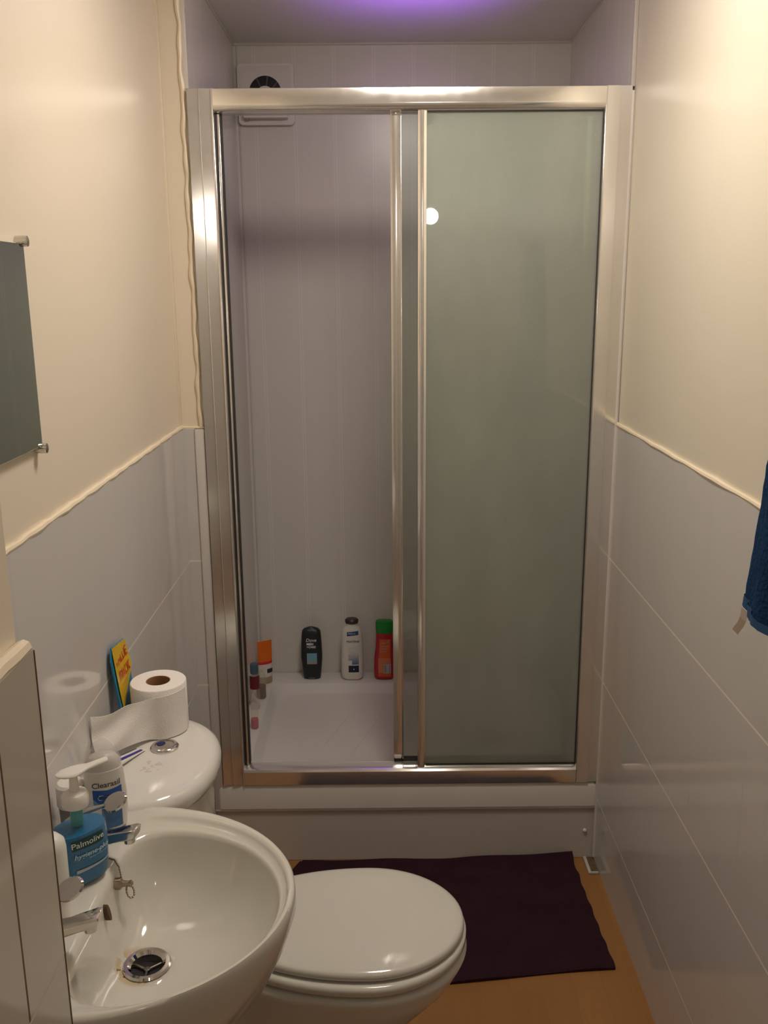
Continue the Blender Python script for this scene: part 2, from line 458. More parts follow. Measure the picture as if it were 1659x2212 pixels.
bm = bmesh.new(); lathe(bm, .275, -.35, [(.045, CEIL), (.042, CEIL-.02), (.01, CEIL-.03)], 24); mesh_obj('ceiling_rose', bm, M['plastic'], pend)
bm = bmesh.new(); lathe(bm, .275, -.35, [(.012, 2.10), (.019, 2.09), (.019, 2.045)], 20); mesh_obj('lamp_holder', bm, M['plastic'], pend)
bm = bmesh.new(); bmesh.ops.create_uvsphere(bm, u_segments=24, v_segments=16, radius=.042); bmesh.ops.translate(bm, vec=(.275, -.35, 2.004), verts=bm.verts)
mesh_obj('bulb', bm, emit('bulb_light', *PENDANT_LAMP), pend)
vio = thing('added_violet_uplight', 'unseen violet uplighter added behind the shower header rail to tint the ceiling', 'lamp', (.12, 2.50, 2.07))  # made-up lamp, hidden by the header, added for the violet ceiling glow
dirv = (Vector((.10, 2.63, CEIL)) - Vector((.12, 2.50, 2.075))).normalized(); q = Vector((0, 0, 1)).rotation_difference(dirv)
bm = bmesh.new(); lathe(bm, 0, 0, [(.010, -.025), (.018, -.02), (.022, .0), (.024, .012), (.022, .012), (.020, 0), (.016, -.012), (.003, -.014)], 28)
bmesh.ops.transform(bm, matrix=Matrix.Translation((.12, 2.50, 2.06)) @ q.to_matrix().to_4x4(), verts=bm.verts); mesh_obj('added_lamp_cup', bm, M['plastic'], vio)
mesh_obj('clip', bx(.11, .13, 2.456, 2.485, 2.055, 2.075, bev=.002), M['plastic'], vio)
ld = bpy.data.lights.new('added_violet_light', 'SPOT'); ld.energy = ADDED_VIOLET[0]; ld.color = ADDED_VIOLET[1]; ld.spot_size = math.radians(97); ld.spot_blend = 1; ld.shadow_soft_size = .012
lo = bpy.data.objects.new('added_violet_light', ld); C.objects.link(lo); lo.parent = vio; lo.matrix_parent_inverse = Matrix.Translation(-Vector(vio.location))
lo.location = Vector((.12, 2.50, 2.06)) + dirv*.008; lo.rotation_mode = 'QUATERNION'; lo.rotation_quaternion = Vector((0, 0, -1)).rotation_difference(dirv)

# ================================================================== SHOWER TRAY, PLINTH
def tray():
    t = thing('shower_tray', 'raised white shower tray with a flat ledge around its sunken floor', 'shower tray', (.08, 2.8, .17))
    x0, x1, y0, y1 = -.478, .6135, D-.012, DB-.001
    R = lambda i, l=0, r=0, f=0, b=0, rad=.01: rect(x0+i+l, x1-i-r, y0+i+f, y1-i-b, rad, 8)
    rings = [z3(R(0), .176), z3(R(0), .238), z3(R(.003), .248), z3(R(.009), .2535), z3(R(.02), .255),
             z3(R(0, .075, .065, .075, .105, .05), .2545), z3(R(.004, .075, .065, .075, .105, .05), .252),
             z3(R(.022, .075, .065, .075, .105, .06), .226), z3(R(.032, .075, .065, .075, .105, .06), .220),
             z3(R(.20, .075, .065, .075, .105, .06), .215)]
    bm = bmesh.new(); loft(bm, rings); mesh_obj('tray_body', bm, M['acrylic'], t, angle=60)
    bm = bmesh.new()
    for k in range(7):
        x = -.22+k*.11; tube(bm, [(x, 2.62, .2153), (x+.11, 2.95, .2153)], .0010, 6)
    mesh_obj('grip_rib', bm, M['acrylic'], t)
    bm = bmesh.new(); lathe(bm, .35, 2.75, [(.045, .216), (.045, .222), (.03, .224), (.004, .224)], 32); mesh_obj('waste_cover', bm, M['chrome'], t)
    p = thing('shower_plinth', 'plain off-white panel closing the front below the shower tray', 'panel', (.07, D, 0))
    mesh_obj('front_panel', bx(-.487, .6135, D-.002, D+.012, .0, .173, bev=.002), M['acrylic_p'], p, False)
    bm = bmesh.new(); box(bm, -.487, .6135, D-.009, D+.002, .166, .1755, bev=.002); mesh_obj('top_bead', bm, M['acrylic'], p)
    bm = bmesh.new(); lathe(bm, .585, .092, [(.006, D-.003), (.0058, D-.007), (.003, D-.009)], 16, axis='y'); mesh_obj('screw_cap', bm, M['plastic'], p)
tray()

# ================================================================== SHOWER ENCLOSURE
def profile_rail(bm, prof, x0, x1):   # prof: (y,z) polygon swept along x
    return loft(bm, [[(x0, y, z) for y, z in prof], [(x1, y, z) for y, z in prof]])
def profile_post(bm, prof, z0, z1):   # prof: (x,y)
    return loft(bm, [[(x, y, z0) for x, y in prof], [(x, y, z1) for x, y in prof]])
def bow(x0, x1, y0, y1, d, n=8):
    """front face bowed towards the room (-y) between x0 and x1"""
    f = [(x0+(x1-x0)*i/n, y0-d*math.sin(PI*i/n)) for i in range(n+1)]
    return f + [(x1, y1), (x0, y1)]
ZB, ZT = .2545, 2.1047
def enclosure():
    t = thing('shower_enclosure', 'polished aluminium framed shower front on the tray with a steamed fixed pane', 'shower enclosure', (.08, D, ZB))
    f = D-.004
    # left wall post in two profiles
    bm = bmesh.new(); profile_post(bm, [(NL+.001, f-.013), (-.4305, f-.007), (-.4305, f+.03), (NL+.001, f+.03)], ZB, ZT); profile_post(bm, [(-.4295, f-.014), (-.401, f-.008), (-.401, f+.03), (-.4295, f+.03)], ZB, ZT)
    box(bm, -.4315, -.4285, f-.014, f, ZB, ZT, bev=.001); box(bm, -.402, -.3975, f-.015, f+.03, ZB, ZT, bev=.0012)
    mesh_obj('wall_post', bm, M['alu'], t)
    bm = bmesh.new(); box(bm, -.3975, -.392, f+.006, f+.03, .31, 2.052); box(bm, -.3865, -.383, f+.012, f+.03, .31, 2.052); mesh_obj('seal', bm, M['rubber'], t, False)
    bm = bmesh.new(); box(bm, -.392, -.3865, f+.004, f+.03, .31, 2.050, bev=.001); mesh_obj('door_stop', bm, M['alu'], t)
    bm = bmesh.new(); profile_post(bm, [(.552, f-.012), (.583, f-.013), (.583, f+.035), (.552, f+.035)], ZB, ZT); profile_post(bm, [(.584, f-.009), (WR-.008, f-.009), (WR-.008, f+.03), (.584, f+.03)], ZB, ZT)
    box(bm, .5485, .5525, f-.014, f+.03, ZB, ZT, bev=.001)
    mesh_obj('wall_post', bm, M['alu'], t)
    # header: nearly flat face leaning back at its foot
    hp = [(f+.045, ZT-.002), (f-.012, ZT), (f-.0152, ZT-.0015), (f-.0154, ZT-.004), (f-.0159, ZT-.034), (f-.0152, ZT-.040), (f-.0125, ZT-.046), (f-.0085, ZT-.050), (f-.002, ZT-.0525), (f+.045, ZT-.0525)]
    bm = bmesh.new(); profile_rail(bm, hp, -.3975, .5495); mesh_obj('header_rail', bm, M['alu'], t, angle=50)
    bp = [(f+.045, ZB), (f-.012, ZB), (f-.013, ZB+.004), (f-.0135, ZB+.02), (f-.0135, ZB+.040), (f-.010, ZB+.046), (f+.004, ZB+.053), (f+.020, ZB+.0545), (f+.0205, ZB+.028), (f+.045, ZB+.028)]
    bm = bmesh.new(); profile_rail(bm, bp, -.3975, .5495); mesh_obj('bottom_rail', bm, M['alu'], t, angle=25)
    # fixed pane and its free-edge stile
    g = mesh_obj('fixed_pane', bx(.112, .5485, f+.002, f+.007, .306, 2.056), M['glass_fog'], t, False); g['label'] = 'steamed greenish glass'
    bm = bmesh.new(); profile_post(bm, bow(.0965, .1175, f-.004, f+.012, .0025), .308, 2.054); mesh_obj('stile', bm, M['alu'], t)
    bm = bmesh.new(); box(bm, .5465, .5487, f-.002, f+.01, .308, 2.053); box(bm, .12, .548, f+.0, f+.010, .306, .3105); box(bm, .12, .548, f, f+.010, 2.0495, 2.0535); mesh_obj('seal', bm, M['rubber'], t, False)
    # sliding door runs behind the fixed pane
    d = bpy.data.objects.new('sliding_door', None); C.objects.link(d); d.parent = t; d.empty_display_size = .05
    d.location = Vector((.27, f+.026, .31)) - Vector(t.location)
    def part(name, bm, m, **k):
        o = mesh_obj(name, bm, m, None, **k); o.parent = d; o.matrix_parent_inverse = Matrix.Translation(-Vector((.27, f+.026, .31))); return o
    dg = part('door_glass', bx(.045, .535, f+.024, f+.029, .318, 2.050), M['glass'], smooth=False)
    bm = bmesh.new(); profile_post(bm, bow(.029, .0535, f+.016, f+.034, .0012), .334, 2.052); part('stile', bm, M['alu'])
    bm = bmesh.new(); box(bm, .0535, .0565, f+.012, f+.034, .32, 2.052, bev=.0008); part('drip_edge', bm, M['alu'])
    bm = bmesh.new(); box(bm, .513, .527, f+.018, f+.034, .318, 2.046, bev=.002); part('seal_strip', bm, M['seal_clear'])
    bm = bmesh.new(); box(bm, .030, .052, f+.014, f+.034, .319, .333, bev=.004); part('foot_guide', bm, M['plastic'])
    bm = bmesh.new(); box(bm, .052, .535, f+.022, f+.032, .284, .3185); box(bm, .030, .056, f+.022, f+.032, .284, .3185); part('bottom_seal', bm, M['rubber'], smooth=False)
    return t
enclosure()

# ================================================================== EXTRACTOR / HEATER UNIT on the back wall
def wall_unit():
    t = thing('wall_fan', 'square white fan unit with a dark arched opening high on the shower back wall', 'fan', (-.35, DB, 2.22))
    y = DB-.001
    def rr(x0, x1, z0, z1, r, ya, yb, n=6):
        p = rect(x0, x1, z0, z1, r, n); return [[(a, yb, b) for a, b in p], [(a, ya, b) for a, b in p]]
    bm = bmesh.new(); loft(bm, rr(-.447, -.268, 2.148, 2.330, .014, y-.022, y)); mesh_obj('back_plate', bm, M['plastic'], t)
    bm = bmesh.new(); R1 = rr(-.440, -.275, 2.176, 2.323, .012, y-.026, y-.02)
    loft(bm, R1); mesh_obj('face_panel', bm, M['acrylic'], t)
    bm = bmesh.new(); n = 40   # ring opening
    lathe(bm, -.359, 2.241, [(.052, y-.024), (.052, y-.0275), (.050, y-.028)], n, axis='y'); mesh_obj('fan_opening', bm, M['black'], t)
    bm = bmesh.new(); lathe(bm, -.359, 2.232, [(.030, y-.026), (.030, y-.033), (.024, y-.037), (.004, y-.038)], 32, axis='y'); mesh_obj('hub', bm, M['plastic'], t)
    bm = bmesh.new()
    for k in range(9):
        a = PI*2*k/9; c, s = math.cos(a), math.sin(a)
        tube(bm, [(-.359+.028*c, y-.029, 2.236+.028*s), (-.359+.051*c, y-.028, 2.241+.051*s)], .0016, 6)
    mesh_obj('grille', bm, simple('grille_grey', (.16, .12, .14), .5), t)
    b = mesh_obj('lower_cover', bx(-.428, -.288, y-.055, y-.020, 2.164, 2.210, bev=.003), M['plastic'], t)
    surf = lambda u, v, l=0: Vector((u, y-.055-l, v))
    o = patch('logo_mark', -.411, -.389, 2.178, 2.186, surf, simple('logo_green', (.22, .36, .30), .5), None, lift=.0006, n=2)
    o.parent = b; 
    bm = bmesh.new(); box(bm, -.421, -.413, y-.05, y-.02, 2.160, 2.171); mesh_obj('drain_spout', bm, simple('beige_plastic', (.42, .33, .27), .5), t)
wall_unit()

# ================================================================== BOTTLES IN THE SHOWER
white = M['plastic']
ink = simple('ink_grey', (.10, .09, .09), .5); pale_ink = simple('ink_white', (.75, .76, .78), .5)
def shower_bottles():
    # 1 charcoal body wash (stands upside down on its wide cap)
    m = simple('charcoal_plastic', (.020, .025, .030), .38)
    t = thing('body_wash_bottle', 'dark charcoal body wash bottle with a pale blue label on the back ledge', 'bottle', (-.258, 3.152, .2555), 'bottles along the back ledge of the shower')
    prof = [(0, .030, .017, 3), (.006, .0315, .019, 3), (.047, .0355, .021, 3.2), (.085, .0385, .022, 3.4), (.13, .0370, .022, 3.4), (.165, .0350, .020, 3.4), (.182, .0330, .018, 3.2), (.190, .026, .014, 2.6), (.196, .010, .006, 2)]
    s = bottle_surf(prof); bottle_body('bottle_body', prof, m, t)
    patch('cap_line', -.029, .029, .048, .0495, s, simple('seam', (.01, .012, .014), .5), t)
    patch('label', -.016, .020, .062, .103, s, simple('blue_label', (.18, .42, .52), .4), t)
    patch('label_foot', -.016, .020, .061, .073, s, simple('grey_label', (.35, .33, .34), .4), t, lift=.0006)
    text_on('lettering', 'Dove', .017, 0, .152, s, pale_ink, t, shear=.2, bold=.0002)
    text_on('lettering', 'MEN', .012, -.004, .1375, s, pale_ink, t, bold=.0005)
    text_on('lettering', '+CARE', .0105, .0, .1265, s, pale_ink, t, bold=.0004)
    patch('cap_notch', -.012, .012, .002, .008, s, simple('notch_grey', (.16, .16, .16), .4), t)
    # 2 white shampoo
    t = thing('shampoo_bottle', 'tall white shampoo bottle with a dark brown oval cap and blue label', 'bottle', (-.111, 3.145, .2555), 'bottles along the back ledge of the shower')
    m = simple('pearl_plastic', (.78, .74, .67), .3)
    prof = [(0, .034, .021, 2.4), (.006, .038, .024, 2.5), (.03, .041, .025, 2.6), (.10, .040, .025, 2.6), (.16, .038, .024, 2.6), (.185, .036, .023, 2.5), (.197, .030, .020, 2.3), (.203, .022, .016, 2.1), (.212, .021, .016, 2)]
    s = bottle_surf(prof); bottle_body('bottle_body', prof, m, t)
    bm = bmesh.new(); loft(bm, [z3(ellipse(0, 0, a, b, 36), z) for z, a, b in ((.212, .018, .014), (.214, .023, .019), (.224, .0245, .021), (.229, .020, .017), (.230, .004, .003))])
    lobj('cap', bm, simple('brown_cap', (.045, .028, .024), .35), t)
    blue = simple('deep_blue', (.03, .09, .27), .35); navy = simple('navy', (.012, .02, .05), .35)
    patch('top_band', -.017, .024, .170, .185, s, blue, t, shape=lambda i, j, u, v: (u, v+.004*i))
    m2, tt, b = mat('blue_fade'); P, x, y, z = position(tt)
    tc = tt.nodes.new('ShaderNodeTexCoord'); sp = tt.nodes.new('ShaderNodeSeparateXYZ'); tt.links.new(tc.outputs['Object'], sp.inputs[0])
    fz = tt.nodes.new('ShaderNodeMapRange'); tt.links.new(mth(tt, 'ADD', sp.outputs[2], mth(tt, 'MULTIPLY', noise(tt, P, 60, 2), .03)), fz.inputs[0]); fz.inputs[1].default_value = .075; fz.inputs[2].default_value = .125
    tt.links.new(mixcol(tt, fz.outputs[0], (.03, .10, .28), (.70, .68, .66)), b.inputs['Base Color']); b.inputs['Roughness'].default_value = .35
    patch('picture_label', -.013, .024, .062, .125, s, m2, t, shape=lambda i, j, u, v: (u, v+.012*i*j))
    patch('foot_label', -.013, .024, .032, .058, s, navy, t)
    patch('white_label_square', -.013, .0, .062, .078, s, pale_ink, t, lift=.0007)
    patch('emblem', .004, .008, .042, .046, s, pale_ink, t, lift=.0007, n=2)
    text_on('lettering', 'PANTENE', .0105, .004, .149, s, ink, t, bold=.0002)
    text_on('lettering', 'PRO-V', .009, .0, .179, s, pale_ink, t)
    # 3 red shampoo, green cap
    t = thing('shampoo_bottle', 'red shampoo bottle with a bright green cap, rightmost on the back ledge', 'bottle', (.006, 3.145, .2555), 'bottles along the back ledge of the shower')
    m = simple('red_plastic', (.50, .022, .035), .25)
    prof = [(0, .033, .020, 2.6), (.006, .037, .023, 2.6), (.04, .0385, .024, 2.7), (.085, .037, .024, 2.7), (.12, .032, .022, 2.6), (.155, .030, .020, 2.5), (.176, .030, .019, 2.5)]
    s = bottle_surf(prof); bottle_body('bottle_body', prof, m, t)
    bm = bmesh.new(); loft(bm, [z3(ellipse(0, 0, a, b, 40, 2.5), z) for z, a, b in ((.176, .029, .0185), (.178, .031, .020), (.200, .0315, .0205), (.215, .0315, .0205), (.220, .029, .019), (.222, .010, .006))])
    lobj('cap', bm, simple('green_cap', (.01, .28, .035), .3), t)
    patch('label', -.023, .022, .014, .155, s, simple('orange_label', (.72, .13, .03), .35), t, shape=lambda i, j, u, v: (u*(1-.14*j)+.002*j, v))
    patch('pale_label', -.023, .022, .028, .085, s, simple('peach_label', (.72, .24, .12), .35), t, lift=.0007)
    patch('code_label', -.003, .023, .026, .062, s, simple('grey_code', (.50, .46, .48), .35), t, lift=.001)
    bm = bmesh.new()
    for k in range(9):
        vs = [bm.verts.new(s(u, v, .0015)) for u, v in ((-.0005, .029+k*.0034), (.0205, .029+k*.0034), (.0205, .0305+k*.0034), (-.0005, .0305+k*.0034))]; bm.faces.new(vs)
    lobj('code_bars', bm, simple('bar_ink', (.12, .10, .14), .5), t, False)
    for v, wd in ((.140, .018), (.128, .03), (.118, .028), (.110, .02)):
        patch('print_line', -.014, -.014+wd, v, v+.003, s, simple('lilac_print', (.62, .32, .32), .5), t, lift=.0007, n=4)
    patch('round_seal', .008, .017, .141, .150, s, simple('olive_seal', (.45, .26, .12), .5), t, lift=.0009, n=3)
    # 4 orange tube standing on its cap in the corner
    t = thing('face_wash_tube', 'orange and white tube standing on its cap in the left back corner', 'tube', (-.424, 3.118, .2555))
    t.rotation_euler = (0, 0, math.radians(28))
    def tb(z0, z1, f0, f1, n=6):
        r = []
        for i in range(n+1):
            k = i/n; z = z0+(z1-z0)*k; kk = z/.155; a = .0255+.002*kk; b = .016*(1-kk)+.0012
            r.append(z3(ellipse(0, 0, a, b, 32, 2), z))
        return r
    m = simple('tube_white', (.76, .70, .66), .35)
    bm = bmesh.new(); loft(bm, [z3(ellipse(0, 0, .024, .019, 32), 0), z3(ellipse(0, 0, .025, .020, 32), .003), z3(ellipse(0, 0, .0245, .019, 32), .024)]); lobj('cap', bm, simple('yellowed_cap', (.46, .38, .24), .3, alpha=.9), t)
    bm = bmesh.new(); loft(bm, tb(.024, .070, 0, 0)); lobj('lower_body', bm, m, t)
    bm = bmesh.new(); loft(bm, tb(.0702, .080, 0, 0)); lobj('red_band', bm, simple('tube_red', (.72, .03, .05), .3), t)
    bm = bmesh.new(); loft(bm, tb(.0802, .157, 0, 0)); lobj('upper_body', bm, simple('tube_orange', (.80, .17, .015), .3, var=.08), t)
    prof = [(.024, .0255, .0165, 2), (.155, .0275, .0015, 2)]; s = lambda u, v, l=0: Vector((u, -((.016*(1-v/.155)+.0012)*math.sqrt(max(0, 1-(u/.027)**2)))-l-.0003, v))
    patch('black_label', .002, .024, .038, .053, s, simple('label_black', (.03, .025, .02), .4), t, lift=.001)
    # 5-7 clear bottles along the left ledge
    clear = simple('clear_plastic', (.72, .64, .54), .12, alpha=.22)
    def clear_bottle(name, label, x, y, h, r, cap_m, cap_h, lab, foot, capr=None):
        t = thing(name, label, 'bottle', (x, y, .2555), 'bottles along the left ledge of the shower')
        prof = [(0, r*.94, r*.94, 2), (.003, r, r, 2), (h*.80, r, r, 2), (h*.9, r*.85, r*.85, 2), (h, r*.5, r*.5, 2)]
        bottle_body('bottle_body', prof, clear, t)
        if foot:
            bm = bmesh.new(); lathe(bm, 0, 0, [(r*.9, .003), (r*.95, .006), (r*.95, foot[0])], 28); lobj('contents', bm, foot[1], t)
        if lab:
            bm = bmesh.new(); rr_ = r+.0006; a0, a1 = lab[3], lab[4]
            n = 24; loft(bm, [[(rr_*math.cos(a0+(a1-a0)*i/n), rr_*math.sin(a0+(a1-a0)*i/n), z) for i in range(n+1)] for z in (lab[0], lab[1])], False, False, False)
            lobj('label', bm, lab[2], t)
        cr = capr or r*.8
        bm = bmesh.new(); lathe(bm, 0, 0, [(cr*.95, h), (cr, h+.002), (cr, h+cap_h-.002), (cr*.9, h+cap_h)], 28); lobj('cap', bm, cap_m, t)
        return t
    burg = simple('burgundy_label', (.16, .012, .02), .35); brown = simple('brown_gel', (.09, .03, .03), .25); pinkr = simple('pink_red_gel', (.55, .05, .10), .25)
    clear_bottle('shower_gel_bottle', 'clear bottle with a blue-grey cap and burgundy label beside the left shower post', -.432, 2.90, .128, .016, simple('bluegrey_cap', (.07, .12, .17), .4), .034, (.075, .122, burg, -PI, PI*.12), None, .0135)
    clear_bottle('shower_gel_bottle', 'clear bottle with dark brown contents behind the burgundy-labelled one', -.423, 2.985, .10, .017, clear, .012, None, (.045, brown))
    clear_bottle('shower_gel_bottle', 'clear bottle with pinkish red contents, nearest to the left shower post', -.416, 2.757, .075, .0125, clear, .012, None, (.032, pinkr))
shower_bottles()

# ================================================================== WASHBASIN
BX, BY = -.33, 1.13
def basin():
    t = thing('washbasin', 'white ceramic pedestal washbasin on the left wall in the foreground', 'washbasin', (-.42, 1.13, 0))
    N = 96
    # outer outline: D shape against the wall
    poly = []
    for i in range(61):
        a = -PI/2+PI*i/60; poly.append((-.40+.275*math.cos(a), 1.131+.234*math.sin(a)))
    poly += [(-.47, 1.358), (-.512, 1.335), (-.5175, 1.32), (-.5175, .94), (-.512, .925), (-.47, .905)]
    outer = radial(poly, BX, BY, N)
    # bowl opening: flat back, round front
    ip = []
    for i in range(61):
        a = -PI/2+PI*i/60; ip.append((-.335+.187*math.cos(a), 1.118+.180*math.sin(a)))
    ip += [(-.365, 1.292), (-.385, 1.275), (-.396, 1.25), (-.400, 1.20), (-.400, 1.03), (-.396, .985), (-.385, .96), (-.365, .944)]
    inner = radial(ip, BX, BY, N)
    lerp = lambda A, B, k: [(a[0]+(b[0]-a[0])*k, a[1]+(b[1]-a[1])*k) for a, b in zip(A, B)]
    cx, cy = -.343, 1.144
    hole = [(cx+.030*math.cos(2*PI*i/N), cy+.030*math.sin(2*PI*i/N)) for i in range(N)]
    under = radial(rect(-.5175, -.30, 1.03, 1.23, .06, 8), BX, BY, N)
    rings = [z3(under, .60), z3(lerp(under, outer, .25), .615), z3(lerp(under, outer, .55), .655), z3(lerp(under, outer, .80), .705),
             z3(lerp(under, outer, .93), .755), z3(outer, .795), z3(outer, .808), z3(lerp(outer, inner, .04), .817), z3(lerp(outer, inner, .16), .8215),
             z3(lerp(outer, inner, .38), .8215), z3(lerp(outer, inner, .50), .8165), z3(lerp(outer, inner, .60), .8115), z3(lerp(outer, inner, .82), .8105), z3(lerp(outer, inner, .95), .808), z3(inner, .802),
             z3(lerp(inner, hole, .04), .788), z3(lerp(inner, hole, .12), .762), z3(lerp(inner, hole, .24), .738), z3(lerp(inner, hole, .42), .716),
             z3(lerp(inner, hole, .65), .702), z3(lerp(inner, hole, .88), .6945), z3(hole, .6935), z3(lerp(hole, [(cx, cy)]*N, .25), .688), z3(lerp(hole, [(cx, cy)]*N, .3), .62)]
    bm = bmesh.new(); loft(bm, rings, True, True)
    for v in bm.verts:          # flat deck behind the bowl
        k = min(1, max(0, (-.37-v.co.x)/.04))
        if v.co.z > .8125: v.co.z += (.8115-v.co.z)*k
    bowl = mesh_obj('bowl', bm, M['basin'], t, angle=60)
    # pedestal
    bm = bmesh.new(); loft(bm, [z3(rect(-.51, -.31, 1.03, 1.23, .07, 8), 0.0), z3(rect(-.505, -.33, 1.045, 1.215, .07, 8), .04), z3(rect(-.505, -.34, 1.055, 1.205, .065, 8), .35), z3(rect(-.51, -.32, 1.035, 1.225, .07, 8), .604)])
    mesh_obj('pedestal', bm, M['ceramic'], t)
    # waste
    bm = bmesh.new(); lathe(bm, cx, cy, [(.0335, .6935), (.0345, .6955), (.032, .6985), (.027, .6985), (.0225, .694), (.0215, .680)], 48)
    bmesh.ops.delete(bm, geom=[f for f in bm.faces if len(f.verts) > 4], context='FACES')
    wa = mesh_obj('waste', bm, M['chrome'], t)
    bm = bmesh.new(); lathe(bm, cx, cy, [(.0222, .6838), (.0222, .6825)], 32); mesh_obj('drain_hole', bm, M['black'], wa)
    bm = bmesh.new()
    for k in range(3):
        a = 2*PI*k/3+.6; tube(bm, [(cx, cy, .6865), (cx+.022*math.cos(a), cy+.022*math.sin(a), .6875)], .002, 8)
    lathe(bm, cx, cy, [(.0045, .685), (.0045, .6885), (.003, .689)], 12)
    mesh_obj('strainer_bars', bm, simple('dull_steel', (.16, .14, .12), .4, 1), wa)
    # overflow slot, a solid dark brown oval in the bowl wall
    bm = bmesh.new()
    p = [(-.3965+.0, 1.148+.0048*c_, .779+.0125*s_) for c_, s_ in [(math.cos(2*PI*i/24), math.sin(2*PI*i/24)) for i in range(24)]]
    tilt = lambda v, o: (-.3985+o+(.802-v[2])*.20, v[1], v[2])
    loft(bm, [[tilt(v, -.006) for v in p], [tilt(v, .0025) for v in p]]); mesh_obj('overflow_slot', bm, simple('overflow_brown', (.10, .055, .035), .6), t)
    # taps
    def tap(y, yaw, lev):
        e = bpy.data.objects.new('tap', None); C.objects.link(e); e.parent = t; e.empty_display_size = .03
        e.location = Vector((-.463, y, .8075)) - Vector(t.location); e.rotation_euler = (0, 0, yaw)
        bm = bmesh.new(); lathe(bm, 0, 0, [(.024, .001), (.024, .005), (.018, .010), (.0165, .03), (.018, .045), (.0165, .058), (.010, .063)], 32)
        lobj('tap_body', bm, M['chrome'], e)
        bm = bmesh.new()
        secs = [(.0, .022, .015, .013), (.03, .030, .012, .011), (.055, .037, .0105, .0095), (.075, .044, .0115, .0085), (.092, .049, .013, .0085), (.098, .0495, .0125, .007)]
        rings = []
        for x, z, hw, hh in secs:
            k = 5 if False else 0
            rr_ = rect(-hw, hw, -hh, hh, min(hw, hh)*.45, 4); rings.append([(x+b*.25, a, z+b) for a, b in rr_])
        loft(bm, rings); lobj('spout', bm, M['chrome'], e, angle=35)
        bm = bmesh.new(); lathe(bm, .085, 0, [(.0075, .044), (.0082, .036), (.0082, .032), (.007, .0315)], 24); lobj('nozzle', bm, M['chrome'], e)
        bm = bmesh.new(); lathe(bm, .085, 0, [(.0066, .0316), (.0066, .0310)], 20); lobj('nozzle_opening', bm, M['black'], e)
        # lever: flat oval leaf on a short neck
        bm = bmesh.new(); tube(bm, [(0, 0, .058), (.012*math.cos(lev), .012*math.sin(lev), .072), (.046*math.cos(lev), .046*math.sin(lev), .082)], [.007, .0055, .0035], 12)
        cxl, cyl = .062*math.cos(lev), .062*math.sin(lev); rings = []
        ax = Vector((math.cos(lev), math.sin(lev), .55)).normalized(); sd = Vector((-math.sin(lev), math.cos(lev), 0)); n0 = ax.cross(sd); ct, st = math.cos(.75), math.sin(.75); bx_ = sd*ct + n0*st; nx = ax.cross(bx_)
        for s_, d in ((.3, -.0035), (.9, -.003), (1, 0), (.9, .003), (.3, .0042)):
            rings.append([Vector((cxl, cyl, .088)) + ax*.020*s_*math.cos(2*PI*i/32) + bx_*.0145*s_*math.sin(2*PI*i/32) + nx*d for i in range(32)])
        loft(bm, rings); h = lobj('lever_handle', bm, M['chrome'], e)
        return e
    tap(1.243, math.radians(-10), math.radians(12)); tap(1.030, math.radians(2), math.radians(6))
    # chain with its loop and post
    bm = bmesh.new()
    pts = [(-.422, 1.222, .8145), (-.412, 1.223, .8155), (-.402, 1.220, .8145), (-.394, 1.215, .806), (-.391, 1.211, .796), (-.389, 1.207, .788)]
    def beads(pts, step, r):
        P = [Vector(p) for p in pts]; acc = 0; k = 0
        for a, b in zip(P, P[1:]):
            n = max(1, int((b-a).length/step))
            for i in range(n):
                m_ = Matrix.Translation(a.lerp(b, i/n)); bmesh.ops.create_icosphere(bm, subdivisions=1, radius=r, matrix=m_)
    beads(pts, .0028, .0019); tube(bm, pts, .0008, 6)
    loop = [(-.380+.003*math.sin(a)+.003*(1-math.cos(a)), 1.205+.0065*math.sin(a), .782-.010*(1-math.cos(a))) for a in [2*PI*i/10 for i in range(11)]]
    beads(loop, .0026, .0019); tube(bm, loop, .0008, 6)
    ch = mesh_obj('plug_chain', bm, M['brass'], t)
    bm = bmesh.new(); lathe(bm, 1.205, .785, [(.0085, -.405), (.009, -.390), (.005, -.387), (.004, -.379), (.0055, -.375), (.002, -.372)], 20, axis='x'); mesh_obj('chain_post', bm, M['brass'], ch)
    return t
basin()

